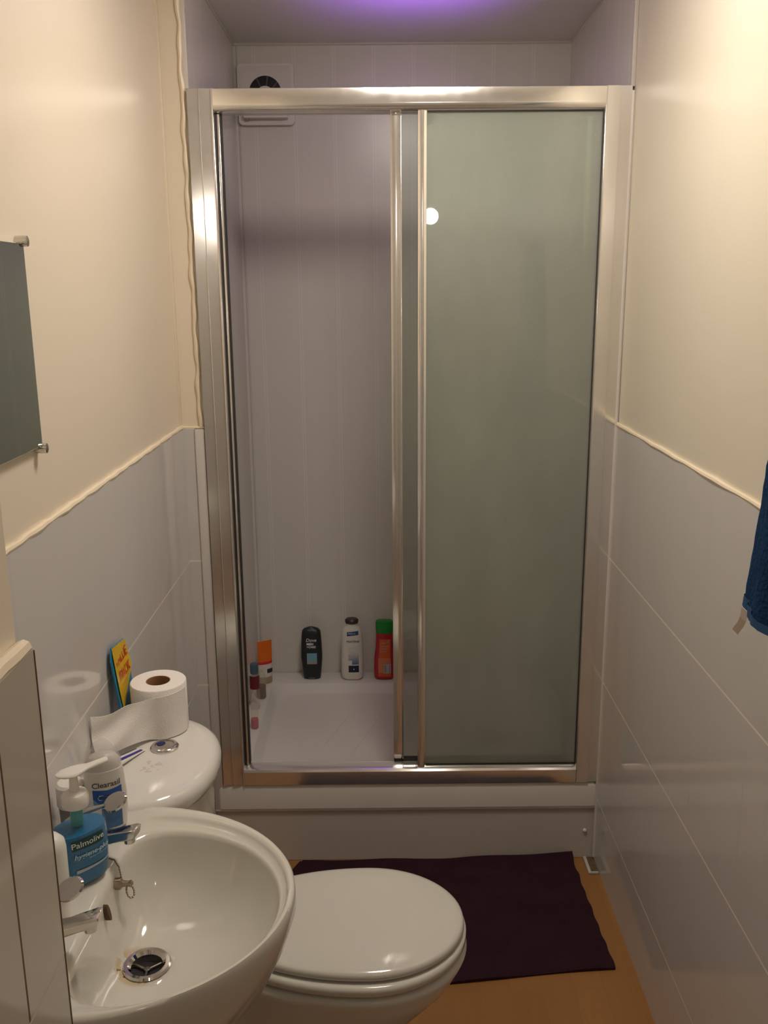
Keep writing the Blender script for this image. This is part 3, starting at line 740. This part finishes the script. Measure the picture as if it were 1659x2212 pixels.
# ================================================================== THINGS ON THE BASIN
def basin_bottles():
    z = .8125
    # hand soap
    t = thing('hand_soap_bottle', 'clear pump bottle of bright blue hand soap standing on the basin deck', 'bottle', (-.437, 1.182, z)); t.rotation_euler = (0, 0, math.radians(45)); t.scale = (.97, .97, .87)
    prof = [(0, .034, .022, 2.3), (.006, .038, .026, 2.4), (.03, .0415, .028, 2.4), (.07, .0425, .0285, 2.4), (.10, .041, .0275, 2.3), (.118, .036, .025, 2.2), (.130, .027, .021, 2.1), (.136, .018, .016, 2)]
    s = bottle_surf(prof)
    clear = simple('soap_bottle_plastic', (.45, .52, .55), .10, alpha=.10)
    bottle_body('bottle_body', prof, clear, t)
    liq = simple('blue_soap', (.0, .145, .34), .18, bump=.3, bscale=300, var=.25)
    lp = [(.002, .033, .021, 2.3), (.006, .037, .025, 2.4), (.03, .0405, .027, 2.4), (.07, .0415, .0275, 2.4), (.088, .0405, .0270, 2.3), (.095, .0395, .0265, 2.3)]
    bottle_body('blue_soap', lp, liq, t)
    bm = bmesh.new(); lathe(bm, 0, 0, [(.0185, .134), (.0195, .136), (.0195, .152), (.017, .157), (.010, .160)], 32); lobj('pump_collar', bm, white, t)
    bm = bmesh.new(); tube(bm, [(0, 0, .156), (0, 0, .190)], [.0075, .0055], 16); lobj('pump_stem', bm, white, t)
    a = math.radians(-14)
    bm = bmesh.new()
    for s_, x, hz, hw in ():
        pass
    rings = []
    dirv = Vector((math.cos(a), math.sin(a), 0)); side = Vector((-math.sin(a), math.cos(a), 0)); up = Vector((0, 0, 1))
    for k in (-.024, -.022, -.014, 0, .012, .022, .034, .046, .050):
        if k < .015: hw = .0165*math.sqrt(max(.02, 1-(k/.0245)**2)) if k < 0 else .0165*(1-k/.05); hh = .0055*math.sqrt(max(.05, 1-(min(k, 0)/.025)**2))
        else: hw = .0075-.03*(k-.02); hh = .0042
        zc = .193 + .14*max(0, k)
        rings.append([dirv*k + side*hw*math.cos(2*PI*i/20) + up*(zc+hh*math.sin(2*PI*i/20)) for i in range(20)])
    loft(bm, rings); lobj('pump_head', bm, white, t)
    bm = bmesh.new(); tube(bm, [(0, 0, .10), (0, 0, .135)], .009, 12); lobj('dip_tube', bm, simple('teal_tube', (.02, .30, .30), .3), t)
    patch('brand_label', -.024, .026, .072, .089, s, simple('label_green', (.005, .055, .05), .4), t)
    text_on('lettering', 'Palmolive', .0135, .001, .0805, s, pale_ink, t, bold=.0001)
    lt = simple('ink_pale_blue', (.45, .66, .78), .5)
    text_on('lettering', 'hygiene-plus', .0115, .0065, .060, s, lt, t, shear=.2, bold=.0002)
    text_on('lettering', 'kitchen hands wash', .004, .016, .052, s, lt, t)
    patch('white_swoosh', -.02, .034, .030, .037, s, simple('label_silver', (.42, .50, .55), .4), t, shape=lambda i, j, u, v: (u, v+.004*i*(1-j)-.001*j))
    # face wash bottle with clear domed lid
    t = thing('face_wash_bottle', 'white face wash bottle with a blue label and clear domed cap beside the far tap', 'bottle', (-.437, 1.312, z)); t.rotation_euler = (0, 0, math.radians(25))
    prof = [(0, .026, .017, 2.2), (.005, .030, .020, 2.3), (.03, .0325, .021, 2.4), (.06, .0325, .021, 2.4), (.095, .030, .020, 2.3), (.104, .029, .0195, 2.3)]
    s = bottle_surf(prof); bottle_body('bottle_body', prof, simple('milky_plastic', (.74, .71, .66), .3), t)
    bm = bmesh.new(); loft(bm, [z3(ellipse(0, 0, a_, b_, 36, 2.1), z_) for z_, a_, b_ in ((.104, .0275, .0185), (.115, .026, .018), (.124, .020, .015), (.129, .010, .008), (.130, .003, .003))]); lobj('inner_cap', bm, simple('cap_milky', (.70, .67, .63), .3), t)
    bm = bmesh.new(); loft(bm, [z3(ellipse(0, 0, a_, b_, 36, 2.1), z_) for z_, a_, b_ in ((.104, .0295, .020), (.118, .0275, .019), (.128, .0225, .017), (.136, .0165, .014), (.144, .013, .0115), (.149, .008, .008), (.150, .002, .002))]); lobj('clear_cap', bm, simple('clear_cap', (.75, .70, .68), .08, alpha=.28), t)
    patch('blue_label', -.021, .023, .052, .074, s, simple('label_blue', (.02, .10, .38), .35), t, shape=lambda i, j, u, v: (u, v+.003*(abs(i-.5)*2)*j))
    patch('badge', -.012, .016, .060, .0665, s, simple('badge_navy', (.02, .04, .16), .35), t, lift=.0008)
    bm = bmesh.new(); tube(bm, [s(u, v, .001) for u, v in ((-.012, .0600), (.016, .0600), (.018, .0633), (.016, .0665), (-.012, .0665), (-.014, .0633), (-.012, .0600))], .0004, 5); lobj('badge_outline', bm, pale_ink, t)
    patch('silver_line', -.020, .023, .0495, .0525, s, simple('silver', (.45, .47, .47), .3), t, lift=.0008)
    patch('picture_panel', -.010, .021, .008, .049, s, simple('mid_blue', (.05, .15, .34), .35, var=.4, bscale=120), t)
    text_on('lettering', 'Clearasil', .0125, .0, .0835, s, ink, t, bold=.0002)
    # small white bottle half hidden by the pier
    t = thing('toothpaste_tube', 'plain white tube standing on the basin edge, half hidden by the pier', 'tube', (-.441, 1.086, z+.0005))
    bm = bmesh.new(); lathe(bm, 0, 0, [(.019, .036), (.0205, .040), (.0205, .11), (.019, .120), (.012, .128), (.003, .130)], 32); lobj('tube_body', bm, simple('tube_milk', (.74, .74, .70), .35), t)
    bm = bmesh.new(); lathe(bm, 0, 0, [(.016, .0), (.018, .002), (.019, .036)], 32); lobj('tube_cap', bm, white, t)
    s = lambda u, v, l=0: Vector(((.0206+l)*math.sin(u/.0205), -(.0206+l)*math.cos(u/.0205), v))
    patch('lilac_stripe', .009, .013, .108, .126, lambda u, v, l=0: Vector(((.0212-.8*max(0, v-.112))*math.sin(u/.02), -(.0212-.8*max(0, v-.112))*math.cos(u/.02), v)), simple('lilac', (.30, .28, .60), .4), t, n=6)
    # white pot behind
    t = thing('cream_pot', 'small white round pot on the basin corner behind the pump bottle', 'pot', (-.487, 1.300, z))
    bm = bmesh.new(); lathe(bm, 0, 0, [(.016, 0), (.018, .003), (.019, .045), (.017, .050)], 32); lobj('pot_body', bm, simple('pot_dark', (.16, .13, .10), .4), t)
    bm = bmesh.new(); lathe(bm, 0, 0, [(.020, .047), (.0215, .050), (.0215, .082), (.018, .086)], 32); lobj('lid', bm, white, t)
basin_bottles()

# ================================================================== TOILET
def toilet():
    t = thing('toilet', 'white close-coupled toilet with its lid down between basin and shower', 'toilet', (-.18, 1.585, 0))
    N = 96; cx, cy = -.06, 1.598
    def shape(grow=0, tip=.157, back=-.285):
        p = []
        for i in range(49):
            a = -PI/2+PI*i/48; p.append((-.035+(tip+.035+grow)*math.cos(a), cy+(.173+grow)*math.sin(a)))
        for i in range(1, 20):
            k = i/19; x = -.035+(back+.035-grow*.5)*k
            w_ = (.173+grow)*math.sqrt(max(0, 1-(k*.82)**2)); p.append((x, cy+w_))
        q = [(x, 2*cy-y) for x, y in p[49:]][::-1]
        return radial(p+q, cx, cy, N)
    S0 = shape()
    cen = [(cx, cy)]*N
    lerp = lambda A, B, k: [(a[0]+(b[0]-a[0])*k, a[1]+(b[1]-a[1])*k) for a, b in zip(A, B)]
    L_ = lambda g: shape(g-.010, tip=.166)
    bm = bmesh.new(); loft(bm, [z3(L_(-.014), .4085), z3(L_(-.010), .4130), z3(L_(-.001), .4140), z3(L_(0), .418), z3(L_(-.0015), .4245), z3(L_(-.006), .4280), z3(L_(-.016), .4300), z3(lerp(S0, cen, .35), .4315), z3(lerp(S0, cen, .7), .433), z3(lerp(S0, cen, .97), .4332)])
    mesh_obj('lid', bm, M['seatp'], t, angle=60)
    bm = bmesh.new(); A = shape(.002, tip=.158)
    loft(bm, [z3(shape(-.012), .3855), z3(shape(.0), .3885), z3(A, .392), z3(shape(.003), .398), z3(A, .4045), z3(shape(-.003), .4080), z3(shape(-.014), .4085), z3(lerp(S0, cen, .3), .4085)])
    mesh_obj('seat', bm, M['seatp'], t, angle=60)
    # pan
    rim = shape(.002, tip=.157, back=-.30); foot = radial(rect(-.44, -.02, cy-.105, cy+.105, .10, 8), cx, cy, N)
    foot = [(x, y) for x, y in foot]
    mid = lerp(foot, rim, .45)
    rings = [z3(radial(rect(-.46, .015, cy-.115, cy+.115, .11, 8), cx, cy, N), 0), z3(radial(rect(-.455, .005, cy-.108, cy+.108, .10, 8), cx, cy, N), .03),
             z3(radial(rect(-.45, -.025, cy-.095, cy+.095, .09, 8), cx, cy, N), .12), z3(lerp(foot, rim, .25), .20), z3(lerp(foot, rim, .62), .265), z3(lerp(foot, rim, .88), .32),
             z3(rim, .362), z3(shape(.004, tip=.158, back=-.30), .371), z3(shape(.001, tip=.157, back=-.30), .379), z3(shape(-.010, tip=.154, back=-.30), .3825), z3(lerp(rim, cen, .3), .3825)]
    bm = bmesh.new(); loft(bm, rings); mesh_obj('pan', bm, M['ceramic'], t, angle=60)
    bm = bmesh.new(); box(bm, -.517, -.26, cy-.10, cy+.10, .30, .388, bev=.02, seg=4); mesh_obj('pan_shelf', bm, M['ceramic'], t)
    for s_ in (-1, 1):
        bm = bmesh.new(); tube(bm, [(-.283, cy+s_*.075-.018, .405), (-.283, cy+s_*.075+.018, .405)], .010, 16); mesh_obj('hinge', bm, M['seatp'], t)
    # cistern
    ccx, ccy = -.44, 1.565
    def cs(grow, a=.155, b=.178, e=2.25):
        p = []
        for i in range(49):
            q = -PI/2+PI*i/48; c_, s_ = math.cos(q), math.sin(q)
            p.append((-.462+(a+grow)*abs(c_)**(2/e), ccy+(b+grow)*math.copysign(abs(s_)**(2/e), s_)))
        p += [(-.5165, ccy+b+grow-.008), (-.5175, ccy+b+grow-.02), (-.5175, ccy-b-grow+.02), (-.5165, ccy-b-grow+.008)]
        return radial(p, ccx, ccy, 80)
    cc = [(ccx, ccy)]*80
    l80 = lambda A, B, k: [(a[0]+(b[0]-a[0])*k, a[1]+(b[1]-a[1])*k) for a, b in zip(A, B)]
    bm = bmesh.new(); loft(bm, [z3(cs(-.012), .757), z3(cs(-.004), .760), z3(cs(0), .768), z3(cs(.001), .780), z3(cs(-.003), .790), z3(cs(-.012), .797), z3(cs(-.028), .8005), z3(l80(cs(0), cc, .5), .802), z3(l80(cs(0), cc, .95), .802)])
    mesh_obj('cistern_lid', bm, M['ceramic'], t, angle=60)
    bm = bmesh.new(); loft(bm, [z3(cs(-.050), .388), z3(cs(-.04), .41), z3(cs(-.022), .55), z3(cs(-.016), .70), z3(cs(-.014), .758)]); mesh_obj('cistern', bm, M['ceramic'], t)
    bm = bmesh.new(); lathe(bm, -.411, 1.590, [(.026, .8015), (.026, .805), (.023, .8085), (.018, .8095), (.0175, .8075), (.016, .8085), (.003, .8095)], 40); fb = mesh_obj('flush_button', bm, M['chrome'], t)
    bm = bmesh.new(); lathe(bm, -.418, 1.592, [(.0085, .8080), (.0085, .8098), (.002, .8102)], 24); mesh_obj('blue_button', bm, simple('button_blue', (.012, .02, .12), .2), fb)
toilet()
# grime marks on the cistern lid belong to the surface: thin stain patches
def lid_ceramic():
    m, t, b = mat('lid_ceramic'); P, x, y, z = position(t)
    v = t.nodes.new('ShaderNodeVectorMath'); v.operation = 'DISTANCE'; t.links.new(P, v.inputs[0]); v.inputs[1].default_value = (-.421, 1.520, .802)
    k = mth(t, 'MULTIPLY', mth(t, 'LESS_THAN', v.outputs['Value'], .022), mth(t, 'GREATER_THAN', noise(t, P, 70, 2), .55))
    t.links.new(mixcol(t, mth(t, 'MULTIPLY', k, .4), (.74, .72, .68), (.50, .38, .24)), b.inputs['Base Color'])
    b.inputs['Roughness'].default_value = .09; b.inputs['Coat Weight'].default_value = .3
    bpy.data.objects['cistern_lid'].data.materials[0] = m
lid_ceramic()
def roll():
    t = thing('toilet_roll', 'white toilet roll standing on the cistern lid with its loose end trailing left', 'toilet roll', (-.436, 1.672, .802))
    cx, cy, z0, z1, R0, r0 = -.436, 1.672, .8030, .9015, .0535, .0235
    n = 64
    bm = bmesh.new()
    ring = lambda r, z: [(cx+r*math.cos(2*PI*i/n), cy+r*math.sin(2*PI*i/n), z) for i in range(n)]
    loft(bm, [ring(r0, z0), ring(R0-.001, z0), ring(R0, z0+.002), ring(R0, z1-.002), ring(R0-.0015, z1), ring(r0, z1), ring(r0, z0)], False, False)
    mesh_obj('paper_roll', bm, M['paper'], t, angle=50)
    bm = bmesh.new(); loft(bm, [ring(r0-.0002, z0), ring(r0-.0002, z1-.0005), ring(r0-.0015, z1-.0005), ring(r0-.0015, z0), ring(r0-.0002, z0)], False, False); mesh_obj('cardboard_core', bm, M['card'], t)
    # loose sheet leaves the near side of the roll and sweeps towards the wall
    path = []
    for i in range(18):
        a = math.radians(-10 - 72*i/17); path.append((cx+(R0+.0008)*math.cos(a), cy+(R0+.0008)*math.sin(a)))
    p0 = path[-1]; end = (-.5125, 1.497)
    for i in range(1, 22):
        k = i/21; q0, q1, q2, q3 = (1-k)**3, 3*k*(1-k)**2, 3*k*k*(1-k), k**3
        x = p0[0]*q0-.466*q1-.468*q2+end[0]*q3; y = p0[1]*q0+1.612*q1+1.560*q2+end[1]*q3
        path.append((x, y))
    bm = bmesh.new(); cols = []
    L = len(path)
    for i, (x, y) in enumerate(path):
        k = max(0, (i-17)/(L-18)); col = []
        for j in range(13):
            v = j/12; zt = z1-.008-.004*min(1, i/17)+.020*k**1.5-.004*math.sin(PI*k); zb = z0+.001+.022*k
            off = .0022*math.sin(v*9+i*.35)*k + .003*math.sin(v*5+1)*k
            zz = zb+(zt-zb)*v
            if k > 0: zz += .004*math.sin(i*.5)*k*v
            col.append((bm.verts.new((x+off, y-off, zz)), bm.verts.new((x+off-.0005, y-off+.0006, zz))))
        cols.append(col)
    for a, b in zip(cols, cols[1:]):
        for j in range(12):
            for s_ in (0, 1): bm.faces.new((a[j][s_], b[j][s_], b[j+1][s_], a[j+1][s_]))
    for c_ in (cols[0], cols[-1]):
        for j in range(12): bm.faces.new((c_[j][0], c_[j][1], c_[j+1][1], c_[j+1][0]))
    for a, b in zip(cols, cols[1:]):
        for j in (0, 12): bm.faces.new((a[j][0], a[j][1], b[j][1], b[j][0]))
    mesh_obj('loose_sheet', bm, M['paper'], t, angle=70)
roll()
def cistern_things():
    # toothpaste tube partly under the loose sheet
    t = thing('paste_tube', 'blue and white striped tube lying on the cistern lid under the loose tissue', 'tube', (-.470, 1.545, .8025)); t.rotation_euler = (0, 0, math.radians(66))
    rings = []
    for k in range(9):
        u = k/8; x = -.045+.085*u; hw = .013*(1-.15*u); hh = .0075*(1-u)+.0012; rings.append([(x, hw*math.cos(2*PI*i/24), hh+.0005+hh*math.sin(2*PI*i/24)) for i in range(24)])
    bm = bmesh.new(); loft(bm, rings); lobj('tube_body', bm, white, t)
    sf = lambda u, v, l=0: Vector((u, v, .0008+2*(.0075*(1-(u+.045)/.085)+.0012)*(.5+.5*math.sqrt(max(0, 1-(v/.013)**2)))+l))
    patch('blue_stripe', -.04, .035, -.0095, -.004, sf, simple('stripe_blue', (.03, .02, .30), .35), t)
    patch('dark_stripe', -.04, .035, .004, .0075, sf, simple('stripe_grey', (.12, .12, .14), .35), t)
    bm = bmesh.new(); tube(bm, [(-.045, 0, .009), (-.062, 0, .009)], .008, 16); lobj('tube_cap', bm, white, t)
    # sachet
    t = thing('value_pack_sachet', 'yellow and blue plastic packet leaning on the tiles behind the toilet roll', 'packet', (-.50, 1.665, .8025))
    x0 = -.4985
    def q(y, z): return x0-(z-.80)*.075 - .0
    Y0, Y1 = 1.632, 1.742
    outl = [(Y0+.004, .805), (Y1-.012, .805), (Y1-.004, .90), (Y1, .985), (Y0, .985), (Y0-.003, .90)]
    # packet stands slightly fanned away from the wall, top edge slanting with perspective of its own lean
    def surf(y, z, l=0): return Vector((-.512+(.99-z)*.10+.002*math.sin(z*70)+l, y, z))
    def pk(name, pts, m, l, th=.0012):
        bm = bmesh.new(); loft(bm, [[surf(y, z, l) for y, z in pts], [surf(y, z, l+th) for y, z in pts]]); return mesh_obj(name, bm, m, t, False)
    pk('back_card', [(1.625, .805), (1.715, .805), (1.722, .955), (1.715, .972), (1.632, .985), (1.622, .96)], simple('packet_blue', (.02, .24, .42), .3, var=.2), 0, .003)
    pk('yellow_face', [(1.636, .855), (1.690, .888), (1.720, .915), (1.720, .958), (1.714, .972), (1.630, .984), (1.630, .90)], simple('packet_yellow', (.72, .46, .02), .3), .0035, .0006)
    red = simple('packet_red', (.55, .06, .03), .4)
    sf = lambda u, v, l=0: surf(1.674+u, v, .0045)
    text_on('lettering', 'VALUE', .026, .0, .951, sf, red, t, world=True, bold=.0006)
    text_on('lettering', 'PACK', .026, .002, .922, sf, red, t, world=True, bold=.0006)
cistern_things()

# ================================================================== MIRROR
def mirror():
    t = thing('wall_mirror', 'frameless mirror held by chrome clips on the left cream wall', 'mirror', (WL, 1.18, 1.55))
    bm = bx(-.5165, -.5125, .96, 1.392, 1.409, 1.704, bev=.0008, seg=1); g = mesh_obj('mirror_glass', bm, M['mirror'], t, False)
    mesh_obj('mirror_backing', bx(WL+.0005, -.5168, .965, 1.387, 1.414, 1.699), M['glass_edge'], t, False)
    for y, z in ((1.394, 1.707), (1.394, 1.405), (.965, 1.707), (.965, 1.405)):
        bm = bmesh.new(); lathe(bm, y, z, [(.008, WL), (.008, -.510), (.0075, -.507), (.003, -.5055)], 20, axis='x'); mesh_obj('clip', bm, M['chrome'], t)
mirror()

# ================================================================== TOWEL
def towel():
    t = thing('blue_towel', 'dark blue bath towel hanging against the right wall', 'towel', (.56, 1.2, 1.75))
    # outer silhouette widens downwards; gathered at the hook
    n, mrows = 72, 40
    bm = bmesh.new(); rows = []
    for j in range(mrows+1):
        v = j/mrows; z = 1.80-.648*v
        if v < .04: pass
        halfw = .035+.150*v**.8; cyy = 1.205-.020*v; row = []
        for i in range(n):
            a = 2*PI*i/n; 
            fold = .010*math.sin(5*a+.8)*(.5+v*.8) + .005*math.sin(11*a+2*v)
            yy = cyy+(halfw+fold)*math.cos(a); th = .028+.004*v
            sn = math.sin(a); xx = .578+(th+fold*.5)*math.copysign(abs(sn)**.45, sn)
            xx = min(xx, .611)
            row.append((xx+.0012*random.uniform(-1, 1), yy+.0015*random.uniform(-1, 1), z+(.006*math.sin(3*a) if j == mrows else 0)+.012*(1-v)*0))
        rows.append(row)
    top = [(.585, 1.205, 1.812)]*n
    rows[0] = [(.585+(x-.585)*.6, 1.205+(y-1.205)*.6, 1.806) for x, y, z in rows[0]]
    loft(bm, rows); body = mesh_obj('towel_cloth', bm, M['towel'], t, angle=80)
    bm = bmesh.new(); R = []
    # hem: tightly woven band around the foot
    j = mrows
    hem = [[(x, y, z) for x, y, z in rows[mrows]], ]
    lo = [((x-.585)*1.0+.585-.0006*(1 if x < .585 else 0), 1.19+(y-1.19)*1.006, z-.0005) for x, y, z in rows[mrows]]
    hi = [(x-.0012*(1 if x < .585 else 0), 1.19+(y-1.19)*1.008, z) for x, y, z in rows[mrows-1]]
    loft(bm, [lo, hi], False, False); mesh_obj('hem', bm, simple('hem_blue', (.013, .06, .16), .8), t)
    # care label on the far lower corner
    bm = bmesh.new(); P = [(.572, 1.325), (.572, 1.338)]
    path = [(1.342, 1.160), (1.345, 1.143), (1.352, 1.132), (1.362, 1.122), (1.371, 1.112)]
    rings = []
    for (y, z) in path: rings.append([(.549, y, z), (.555, y-.009, z-.006), (.5555, y-.0085, z-.0055), (.5495, y+.0005, z+.0005)])
    loft(bm, rings); g = mesh_obj('care_label', bm, simple('label_cloth', (.72, .62, .56), .7), t, False); g['label'] = 'small pinkish white care label'
    bm = bmesh.new(); lathe(bm, 1.205, 1.80, [(.016, WR), (.016, WR-.006), (.006, WR-.010), (.006, WR-.035), (.011, WR-.040), (.004, WR-.044)], 20, axis='x')
    h = mesh_obj('towel_hook', bm, M['chrome']); tag(h, 'round chrome peg on the right wall holding the blue towel', 'hook')
towel()

# ================================================================== BATH MAT and small floor piece
def bath_mat():
    bm = bmesh.new(); nx, ny = 60, 36; top = []; bot = []
    FL, FR, NR, NLc = (-.268, 2.398), (.548, 2.402), (.566, 1.950), (-.28, 1.872)
    for j in range(ny+1):
        v = j/ny; rt, rb = [], []
        for i in range(nx+1):
            u = i/nx
            x = (NLc[0]*(1-u)+NR[0]*u)*(1-v)+(FL[0]*(1-u)+FR[0]*u)*v
            y = (NLc[1]*(1-u)+NR[1]*u)*(1-v)+(FL[1]*(1-u)+FR[1]*u)*v
            y += .004*math.sin(u*9)*(1-v) - .012*(1-v)*math.sin(PI*u)*0
            if u < .03 and v > .93: x += .02*(v-.93)/.07; y -= .006
            z = .0075+.002*math.sin(x*23+y*11)+.0015*math.sin(y*37+x*5)
            z += .018*max(0, u-.55)/.45*max(0, (v-.90)/.10)**1.5 + .004*max(0, (v-.93)/.07)
            z += .006*math.exp(-((y-2.33+.04*(u-.5))/.018)**2)*min(1, max(0, u-.25)*3)
            x += .0015*math.sin(y*90)*(u > .97); 
            rt.append(bm.verts.new((x, y, z))); rb.append(bm.verts.new((x, y, max(.001, z-.007))))
        top.append(rt); bot.append(rb)
    for j in range(ny):
        for i in range(nx):
            bm.faces.new((top[j][i], top[j][i+1], top[j+1][i+1], top[j+1][i])); bm.faces.new((bot[j][i], bot[j+1][i], bot[j+1][i+1], bot[j][i+1]))
    for i in range(nx):
        for j in (0, ny): bm.faces.new((top[j][i], bot[j][i], bot[j][i+1], top[j][i+1]))
    for j in range(ny):
        for i in (0, nx): bm.faces.new((top[j][i], top[j+1][i], bot[j+1][i], bot[j][i]))
    o = mesh_obj('bath_mat', bm, M['mat'], None, angle=60); tag(o, 'dark plum towelling bath mat on the wooden floor in front of the shower', 'bath mat')
bath_mat()
def corner_piece():
    t = thing('corner_gap_tray', 'small off-white open plastic piece on the floor in the corner by the shower', 'plastic piece', (.60, 2.37, 0))
    bm = bmesh.new(); x0, x1, y0, y1 = .583, .6125, 2.333, 2.413
    box(bm, x0, x0+.009, y0, y1, .0005, .007, bev=.0012); box(bm, x0+.009, x1, y0, y0+.007, .0005, .007, bev=.0012)
    mesh_obj('rim', bm, simple('dusty_white', (.52, .50, .45), .5, var=.15), t)
    bm = bmesh.new(); box(bm, x0+.009, x1, y0+.007, y1, .0004, .0025); mesh_obj('dark_base', bm, simple('dirty_gap', (.13, .095, .055), .7, var=.5, bscale=90), t, False)
corner_piece()
